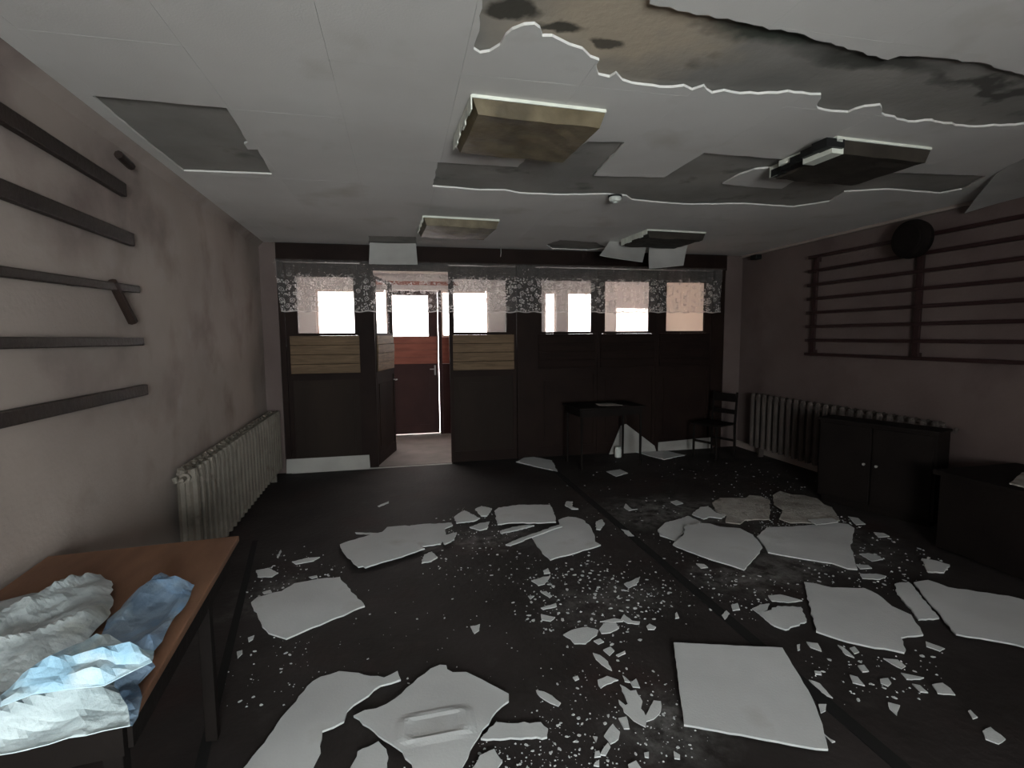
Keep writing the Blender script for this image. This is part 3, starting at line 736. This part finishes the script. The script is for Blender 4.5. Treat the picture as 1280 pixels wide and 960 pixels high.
BOARDS = [
 ([(314,755),(322,748),(345,742),(352,741),(368,731),(400,725),(425,723),(430,730),(456,759),(400,783),(372,794),(358,800),(336,793),(328,785)], 'pale rectangular board with a dark smear lying alone left of centre', {}),
 ([(425,682),(449,674),(478,666),(484,660),(506,658),(516,659),(521,682),(531,688),(457,712),(454,710),(448,711),(431,694)], 'grey board with a clean straight near edge, left end of the middle row', dict(z0=.012)),
 ([(513,658),(530,656),(564,655),(566,658),(556,662),(557,669),(551,681),(528,684),(519,681)], 'grey torn board tucked behind the straight-edged board in the middle row', {}),
 ([(552,677),(556,670),(571,667),(568,676),(556,682)], 'small torn piece touching the right end of the middle row board', dict(z0=.012)),
 ([(568,648),(580,640),(600,649),(592,653),(571,656)], 'small pointed piece left of the rounded grey board', {}),
 ([(594,638),(602,634),(615,637),(609,646),(602,646)], 'small diamond-shaped piece touching left corner of the rounded grey board', {}),
 ([(587,660),(600,655),(612,653),(609,662),(600,664)], 'small crumbled piece just below left of the rounded grey board', {}),
 ([(527,705),(530,695),(540,691),(547,698),(539,703)], 'small torn piece at the near right corner of the middle row board', {}),
 ([(618,640),(623,636),(648,632),(688,632),(694,646),(695,654),(677,655),(640,655),(622,657)], 'rounded grey board lying farthest back in the centre of the floor', dict(z0=.012)),
 ([(670,681),(664,671),(680,665),(700,660),(698,651),(710,647),(720,648),(728,651),(738,660),(743,670),(744,679),(751,683),(746,685),(688,701),(681,695)], 'grey board with ragged right edge beside the black floor strip', {}),
 ([(632,682),(650,674),(702,656),(703,659),(660,674),(638,683)], 'long thin sliver pointing down left from the ragged grey board', dict(z0=.024, warp=.001)),
 ([(625,665),(640,660),(661,657),(668,658),(645,664),(627,668)], 'narrow dark-edged sliver just under the rounded grey board', {}),
 ([(706,632),(708,628),(716,628),(715,634),(723,637),(714,637)], 'small bow-shaped piece behind the ragged grey board', {}),
 ([(745,654),(752,651),(756,656),(750,664),(745,663)], 'small chip between the ragged grey board and the black floor strip', {}),
 ([(841,682),(855,669),(856,659),(877,655),(888,656),(900,660),(925,662),(941,670),(953,686),(944,698),(930,714),(919,710),(875,696),(852,687)], 'smooth pale board with a sharp near corner right of the black floor strip', dict(z0=.021)),
 ([(822,664),(832,655),(849,650),(860,646),(877,654),(855,667),(847,679),(842,677),(825,671)], 'dull grey piece tucked under the left end of the smooth pale board', {}),
 ([(865,644),(875,635),(885,634),(895,642),(907,645),(902,649),(887,647),(880,650)], 'small grey piece just above the dull grey piece', {}),
 ([(890,630),(900,624),(932,624),(937,620),(950,621),(962,626),(962,650),(950,650),(931,651),(925,656),(907,654),(908,645),(895,640)], 'brownish dusty board at the back left of the right-hand heap', dict(m='board_warm')),
 ([(966,621),(975,616),(990,620),(1005,620),(1022,625),(1030,634),(1040,637),(1050,652),(1020,655),(988,655),(974,650),(979,641),(968,634)], 'broken brownish board crumbling at the back of the right-hand heap', dict(m='board_warm', warp=.02)),
 ([(958,661),(990,660),(1020,657),(1045,655),(1060,657),(1068,662),(1066,672),(1063,685),(1068,700),(1072,713),(1060,712),(1040,705),(1005,700),(975,695),(960,692),(956,684),(946,672)], 'greenish grey board at the right end of the right-hand heap', {}),
 ([(1005,729),(1020,731),(1040,736),(1080,737),(1097,745),(1115,760),(1139,771),(1150,787),(1154,796),(1126,800),(1132,815),(1130,819),(1070,807),(1047,801),(1020,792)], 'bright bluish-white board with torn notched corner at the right', {}),
 ([(948,768),(960,766),(972,760),(1001,761),(1008,779),(982,789),(968,784)], 'palm-sized six-sided piece left of the bright notched board', {}),
 ([(1118,733),(1135,730),(1140,734),(1174,774),(1148,776),(1140,765),(1121,744)], 'narrow greyish strip along the left edge of the rightmost board', {}),
 ([(1142,730),(1160,727),(1185,736),(1260,747),(1330,765),(1330,825),(1270,808),(1195,795),(1178,774)], 'greenish board running out of the frame at the right', dict(z0=.012)),
 ([(1152,700),(1165,702),(1187,708),(1180,717),(1160,716)], 'small piece lying behind the rightmost board in shadow', {}),
 ([(842,805),(978,812),(990,833),(1010,865),(1020,886),(1028,908),(1035,939),(1020,938),(940,923),(855,908)], 'large clean white rectangular board in the near right foreground', dict(warp=.002, z0=.012, ja=.002)),
 ([(424,841),(480,850),(497,841),(501,852),(476,860),(434,893),(430,906),(403,918),(401,943),(392,960),(385,990),(280,990),(309,958),(384,860),(401,848)], 'long white torn board at the bottom left of the floor', {}),
 ([(442,897),(456,890),(470,888),(494,876),(522,850),(538,838),(550,833),(558,834),(559,839),(566,843),(583,843),(602,852),(623,863),(636,870),(636,879),(620,893),(599,925),(585,951),(573,975),(530,985),(503,944),(487,932)], 'diamond-shaped buckled white board at bottom centre', dict(z0=.014, warp=.012, crease=1)),
 ([(601,926),(620,906),(641,908),(676,906),(685,914),(684,924),(625,927)], 'short white strip poking out from the right of the diamond-shaped board', {}),
 ([(436,968),(447,942),(473,929),(483,939),(484,960),(475,980),(440,985)], 'oval white piece under the left side of the diamond-shaped board', {}),
 ([(590,965),(600,948),(618,940),(628,955),(615,975)], 'crumbled white piece at the bottom edge right of the diamond-shaped board', {}),
 ([(645,578),(660,571),(690,577),(697,590),(670,584)], 'dim grey board on the floor left of the small dark table', {}),
 ([(795,566),(835,565),(856,570),(830,575)], 'dim grey board on the floor right of the small dark table', {}),
]
for px, lb, k in BOARDS:
    if k.get('crease'):
        c = at(545, 912, 2, .01); k = dict(k, crease=(c.x, c.y, .13, .07), grid=.018)
    sheet(px, lb, **k)
FL = [
 ([(704,795),(715,789),(734,785),(748,789),(746,795),(732,806),(718,806),(713,800)], 'fish-shaped flake, largest white flake left of the large rectangular board'),
 ([(749,788),(756,780),(770,780),(774,786),(763,792),(752,793)], 'flake touching the right end of the fish-shaped flake'),
 ([(742,802),(750,799),(755,803),(748,806)], 'tiny flake just below the fish-shaped flake'),
 ([(741,817),(750,820),(760,828),(765,839),(756,834),(745,825)], 'slanting splinter-shaped flake below the fish-shaped flake'),
 ([(754,814),(763,810),(768,815),(762,821)], 'roundish flake just above the slanting splinter-shaped flake'),
 ([(770,820),(781,815),(782,818),(773,822)], 'small oblong flake right of the slanting splinter-shaped flake'),
 ([(676,761),(695,755),(696,759),(679,763)], 'upper of two flat oblong flakes at the left of the crumb field'),
 ([(676,769),(694,773),(688,778),(677,776)], 'lower of two flat oblong flakes at the left of the crumb field'),
 ([(664,727),(679,722),(688,721),(681,731),(673,733)], 'flat flake at the top left of the crumb field'),
 ([(676,741),(683,740),(690,746),(687,748)], 'small pointed flake between the top left flake and the oblong flakes'),
 ([(660,746),(668,746),(663,750)], 'tiny triangular flake at the left edge of the crumb field'),
 ([(679,714),(685,711),(688,717),(680,718)], 'tiny flake above the flat flake at top left of crumb field'),
 ([(780,731),(790,727),(800,722),(796,732),(786,736)], 'ragged flake at the top right of the crumb field'),
 ([(750,778),(768,774),(778,776),(779,778),(765,779)], 'thin flake resting just above the fish-shaped flake and its neighbour'),
 ([(776,775),(780,769),(790,777),(800,778),(799,781),(785,780)], 'thin ragged flake at the lower right of the crumb field'),
 ([(808,784),(812,781),(820,785),(818,788),(810,788)], 'lone small flake right of the crumb field'),
 ([(844,768),(846,766),(849,773),(844,774)], 'lone upright flake between crumb field and black floor strip'),
 ([(747,851),(759,846),(773,851),(759,856),(751,861),(748,857)], 'bird-shaped flake above the large jagged flake'),
 ([(778,845),(788,854),(781,853)], 'small pointed flake above the large jagged flake'),
 ([(788,855),(795,850),(800,861),(791,860)], 'squarish flake touching the top of the large jagged flake'),
 ([(775,857),(788,865),(795,864),(803,878),(801,887),(807,896),(817,877),(826,878),(826,890),(817,900),(808,903),(807,910),(801,907),(792,902),(785,895),(780,891),(773,876),(782,883),(785,881)], 'large jagged antler-shaped flake left of the large rectangular board'),
 ([(766,906),(775,916),(773,925),(763,931),(755,921)], 'kite-shaped flake below left of the jagged antler-shaped flake'),
 ([(773,899),(783,897),(787,912),(780,912)], 'small flake between the kite-shaped and the antler-shaped flake'),
 ([(741,922),(747,923),(745,929)], 'tiny triangular flake left of the kite-shaped flake'),
 ([(670,864),(680,866),(690,871),(701,880),(698,884),(688,880),(675,872)], 'slanting white flake alone right of the diamond-shaped board'),
 ([(785,958),(795,953),(806,968),(790,975)], 'flake cut by the bottom edge of the frame below the kite-shaped flake'),
 ([(755,936),(760,930),(763,935),(757,946),(750,945)], 'small flake just under the kite-shaped flake'),
 ([(744,941),(749,940),(751,947),(743,948)], 'small flake at lower left of the kite-shaped flake'),
 ([(744,954),(749,951),(749,959),(742,958)], 'flake near the bottom edge left of centre of the crumb trail'),
 ([(842,940),(850,945),(850,950),(843,949)], 'flake below the large rectangular board near the bottom edge'),
 ([(805,943),(811,942),(811,949),(806,948)], 'dull flake below the antler-shaped flake'),
 ([(588,784),(595,783),(600,781),(599,789),(593,793)], 'lone chip on bare floor above the diamond-shaped board'),
 ([(716,848),(722,846),(724,850),(719,852)], 'lone round chip left of the bird-shaped flake'),
 ([(1008,803),(1022,805),(1027,815),(1013,810)], 'flake just below the left end of the bright notched board'),
 ([(1047,807),(1054,810),(1068,823),(1057,819)], 'curved flake hanging off the near edge of the bright notched board'),
 ([(1062,811),(1068,809),(1074,816),(1068,818)], 'small flake at the near edge of the bright notched board'),
 ([(1011,851),(1025,856),(1041,874),(1027,867)], 'long flake beside the right edge of the large rectangular board'),
 ([(1023,882),(1033,882),(1032,890),(1026,893)], 'flake touching the right edge of the large rectangular board'),
 ([(1028,917),(1038,925),(1044,928),(1040,929)], 'splinter at the near right corner of the large rectangular board'),
 ([(1062,845),(1072,848),(1081,859),(1066,855)], 'oval flake under the bright notched board, left of a pair'),
 ([(1100,850),(1110,849),(1114,855),(1110,859),(1101,855)], 'oval flake under the bright notched board, right of a pair'),
 ([(1110,879),(1125,883),(1121,895),(1112,887)], 'lone pebble-like flake on the dark floor right of the large rectangular board'),
 ([(1157,803),(1181,812),(1175,815),(1158,809)], 'oblong flake below the greenish rightmost board'),
 ([(1165,857),(1178,855),(1188,862),(1194,870),(1172,868)], 'big oval flake in the dim right foreground'),
 ([(1228,915),(1238,910),(1257,925),(1248,931),(1232,925)], 'big oval flake nearest the bottom right corner'),
 ([(1210,890),(1213,889),(1222,898),(1216,900)], 'small flake above the bottom right oval flake'),
 ([(1104,824),(1122,826),(1132,834),(1127,837),(1115,831)], 'ragged flake below the torn corner of the bright notched board'),
 ([(1126,842),(1155,848),(1150,850),(1133,850)], 'thin ragged flake below the ragged one under the notched board'),
 ([(1140,856),(1150,858),(1160,867),(1150,866)], 'thin slanting flake left of the dim oval flake'),
 ([(1072,833),(1080,832),(1086,840),(1078,841)], 'dull flake between the notched board and the pair of oval flakes'),
 ([(1018,840),(1026,841),(1027,845),(1019,844)], 'small dull flake right of the far right corner of the rectangular board'),
 ([(996,807),(1000,806),(1000,813),(997,814)], 'small upright flake beside the far corner of the rectangular board'),
 ([(1074,693),(1085,692),(1100,696),(1104,700),(1090,702)], 'flake right of the greenish grey board'),
 ([(1060,646),(1072,648),(1082,656),(1070,657)], 'dull flake in the shade behind the greenish grey board'),
 ([(1092,666),(1104,667),(1112,671),(1098,672)], 'dull flake in the shade right of the greenish grey board'),
 ([(1020,657),(1010,650),(1040,648),(1048,653)], 'broken flake resting on the crumbled brownish board'),
 ([(1070,706),(1085,707),(1090,711),(1075,712)], 'dull flake at the near right of the greenish grey board'),
 ([(1075,718),(1095,718),(1108,721),(1100,725),(1078,724)], 'flat flake just behind the bright notched board'),
 ([(838,628),(846,626),(854,630),(845,632)], 'lone flake in the dim floor left of the brownish board'),
 ([(782,630),(790,637),(797,637),(786,639),(780,635)], 'flake just right of the black floor strip in the dim back floor'),
 ([(776,662),(786,664),(793,671),(785,671)], 'flake along the right side of the black floor strip'),
 ([(758,590),(775,587),(785,592),(770,596)], 'dim flake on the back floor in front of the small dark table'),
 ([(870,705),(880,706),(885,710),(876,711)], 'small flake below the smooth pale board'),
 ([(902,770),(908,764),(912,768),(906,776)], 'flake at the right edge of the black floor strip above the rectangular board'),
 ([(914,757),(922,755),(925,763),(916,764)], 'flake in the dusty streak right of the black floor strip'),
 ([(940,762),(950,757),(962,756),(958,765),(948,768)], 'crumbled flake above the six-sided piece'),
 ([(960,745),(975,744),(990,748),(1003,752),(985,754),(965,752)], 'crumbly pale streak between the six-sided piece and the notched board'),
 ([(320,714),(335,711),(348,717),(340,722),(322,722)], 'dull flake behind the lone board left of centre'),
 ([(365,703),(385,698),(400,697),(392,702),(370,706)], 'faint dull flake farthest behind the lone board left of centre'),
 ([(348,698),(352,690),(351,688),(346,697)], 'thin splinter standing out behind the lone board left of centre'),
 ([(386,722),(396,720),(397,722),(390,724)], 'thin curled flake touching the far edge of the lone board'),
 ([(328,741),(338,738),(340,741),(330,743)], 'small flake at the far left edge of the lone board'),
 ([(310,798),(318,795),(316,800),(311,803)], 'small flake left of the lone board, nearest the table'),
 ([(296,816),(303,814),(303,818),(297,824)], 'flake on the dark floor beside the table'),
 ([(472,633),(486,627),(486,629),(474,634)], 'thin pale splinter on bare dark floor toward the doorway'),
 ([(444,666),(472,667),(470,669),(445,667.5)], 'thin splinter touching the back edge of the middle row board'),
]
for px, lb in FL:
    z = .036 if 'resting on' in lb else .001
    sheet(px, lb, name='plaster_flake', th=.005, warp=.003, ja=.004, cat='flake', z0=z)
# small crumbs: countable ones as individuals, the finest dust as one object
protos = []
for k in range(7):
    bm = bmesh.new(); n = random.choice((5, 6, 7)); ph = random.random()*6
    rr = [random.uniform(.5, 1) for _ in range(n)]; el = random.uniform(.5, .95)
    lo = [bm.verts.new((math.cos(ph+2*PI*i/n)*rr[i], el*math.sin(ph+2*PI*i/n)*rr[i], 0)) for i in range(n)]
    hi = [bm.verts.new((v.co.x*.88, v.co.y*.88, .35+random.uniform(-.1, .1))) for v in lo]
    bm.faces.new(lo[::-1]); bm.faces.new(hi)
    for i in range(n): bm.faces.new((lo[i], lo[(i+1) % n], hi[(i+1) % n], hi[i]))
    me = bpy.data.meshes.new('plaster_crumb'); bmesh.ops.recalc_face_normals(bm, faces=bm.faces); bm.to_mesh(me); bm.free(); me.materials.append(M['board']); protos.append(me)
occ = [[at(x, y, 2, 0)[:2] for x, y in px] for px, *_ in BOARDS] + [[at(x, y, 2, 0)[:2] for x, y in px] for px, *_ in FL]
occb = [(min(p[0] for p in q), max(p[0] for p in q), min(p[1] for p in q), max(p[1] for p in q), q) for q in occ]
def free(x, y, mrg=.012):
    for a, b, c, d, q in occb:
        if a-mrg < x < b+mrg and c-mrg < y < d+mrg:
            for dx, dy in ((0, 0), (mrg, 0), (-mrg, 0), (0, mrg), (0, -mrg)):
                if inside((x+dx, y+dy), q): return False
    return -1.0 < x < 4.5 and y > .6 and not (x > 3.75 and y < 4.4)
CL = [  # centre, radii (px), individuals, fine, size range (px), label
 (745, 755, 68, 36, 75, 260, (2.0, 4.2), 'tiny white crumb in the dense crumb field left of the black floor strip', 'crumbs in the dense field'),
 (770, 905, 80, 55, 34, 260, (1.8, 3.6), 'tiny white crumb around the antler-shaped flake', 'crumbs round the antler-shaped flake'),
 (640, 945, 90, 35, 30, 220, (1.8, 3.4), 'tiny white crumb at the bottom right of the diamond-shaped board', 'crumbs at bottom centre'),
 (630, 700, 75, 28, 22, 130, (1.6, 3.0), 'tiny pale crumb below the middle row of grey boards', 'crumbs below the middle row'),
 (600, 655, 38, 16, 8, 90, (1.6, 3.0), 'tiny pale crumb beside the rounded grey board', 'crumbs by the rounded board'),
 (860, 610, 110, 28, 22, 130, (1.6, 3.0), 'tiny dim crumb on the back floor right of the strip', 'crumbs on the dim back floor'),
 (900, 742, 75, 22, 20, 190, (1.8, 3.2), 'tiny crumb in the dusty streak below the smooth pale board', 'crumbs in the dusty streak'),
 (1080, 690, 70, 38, 14, 160, (1.8, 3.4), 'tiny dim crumb at the right of the greenish grey board', 'crumbs right of the heap'),
 (1000, 640, 60, 20, 0, 170, (1.6, 3.2), '', ''),
 (1085, 840, 75, 26, 12, 90, (2.0, 3.6), 'tiny crumb on the floor below the bright notched board', 'crumbs below the notched board'),
 (350, 720, 60, 26, 12, 90, (1.6, 3.0), 'tiny crumb behind the lone board left of centre', 'crumbs behind the lone board'),
 (330, 830, 50, 45, 12, 60, (1.8, 3.2), 'tiny crumb on the dark floor right of the brown table', 'crumbs beside the brown table'),
 (560, 790, 160, 70, 16, 110, (1.4, 2.6), 'tiny crumb scattered on the bare middle of the floor', 'crumbs on the bare floor'),
 (760, 690, 90, 40, 16, 110, (1.6, 3.0), 'tiny crumb along the black floor strip', 'crumbs along the strip'),
]
fine = bmesh.new(); rnd = random.Random(21)
for cx, cy, rx, ry, ni, nf, (s0, s1), lb, gr in CL:
    nf = int(nf*.7)
    got = 0; tries = 0
    while got < ni + nf and tries < 9000:
        tries += 1
        a, r = rnd.random()*2*PI, math.sqrt(rnd.random())*1.15*(1+.25*abs(rnd.gauss(0, 1)))
        X, Y = cx+math.cos(a)*r*rx, cy+math.sin(a)*r*ry
        if Y > 985: continue
        p = at(X, Y, 2, 0)
        big = got < ni
        if not free(p.x, p.y, .02 if big else .006): continue
        dist = (p-EYE).length
        s = rnd.uniform(s0, s1)*dist/640*(1 if big else rnd.choice((.22, .3, .4, .55)))*(.8 if p.y > 4 else 1)
        if big:
            k = rnd.randrange(7); o = bpy.data.objects.new('plaster_crumb', protos[k]); C.objects.link(o)
            o.location = (p.x, p.y, .0005); o.rotation_euler = (0, 0, rnd.random()*6.28); o.scale = (s, s, min(s, .006))
            tag(o, lb, 'crumb', gr)
        else:
            n = 4; ph = rnd.random()*6
            lo = [fine.verts.new((p.x+math.cos(ph+1.57*i)*s*rnd.uniform(.5, 1), p.y+math.sin(ph+1.57*i)*s*rnd.uniform(.5, 1), .0005)) for i in range(n)]
            ap = fine.verts.new((p.x, p.y, .0005+s*.6))
            for i in range(n): fine.faces.new((lo[i], lo[(i+1) % n], ap))
        got += 1
tag(obj('plaster_dust', fine, M['board']), 'finest plaster crumbs and dust strewn over the whole dark floor', 'debris', None, 'stuff')
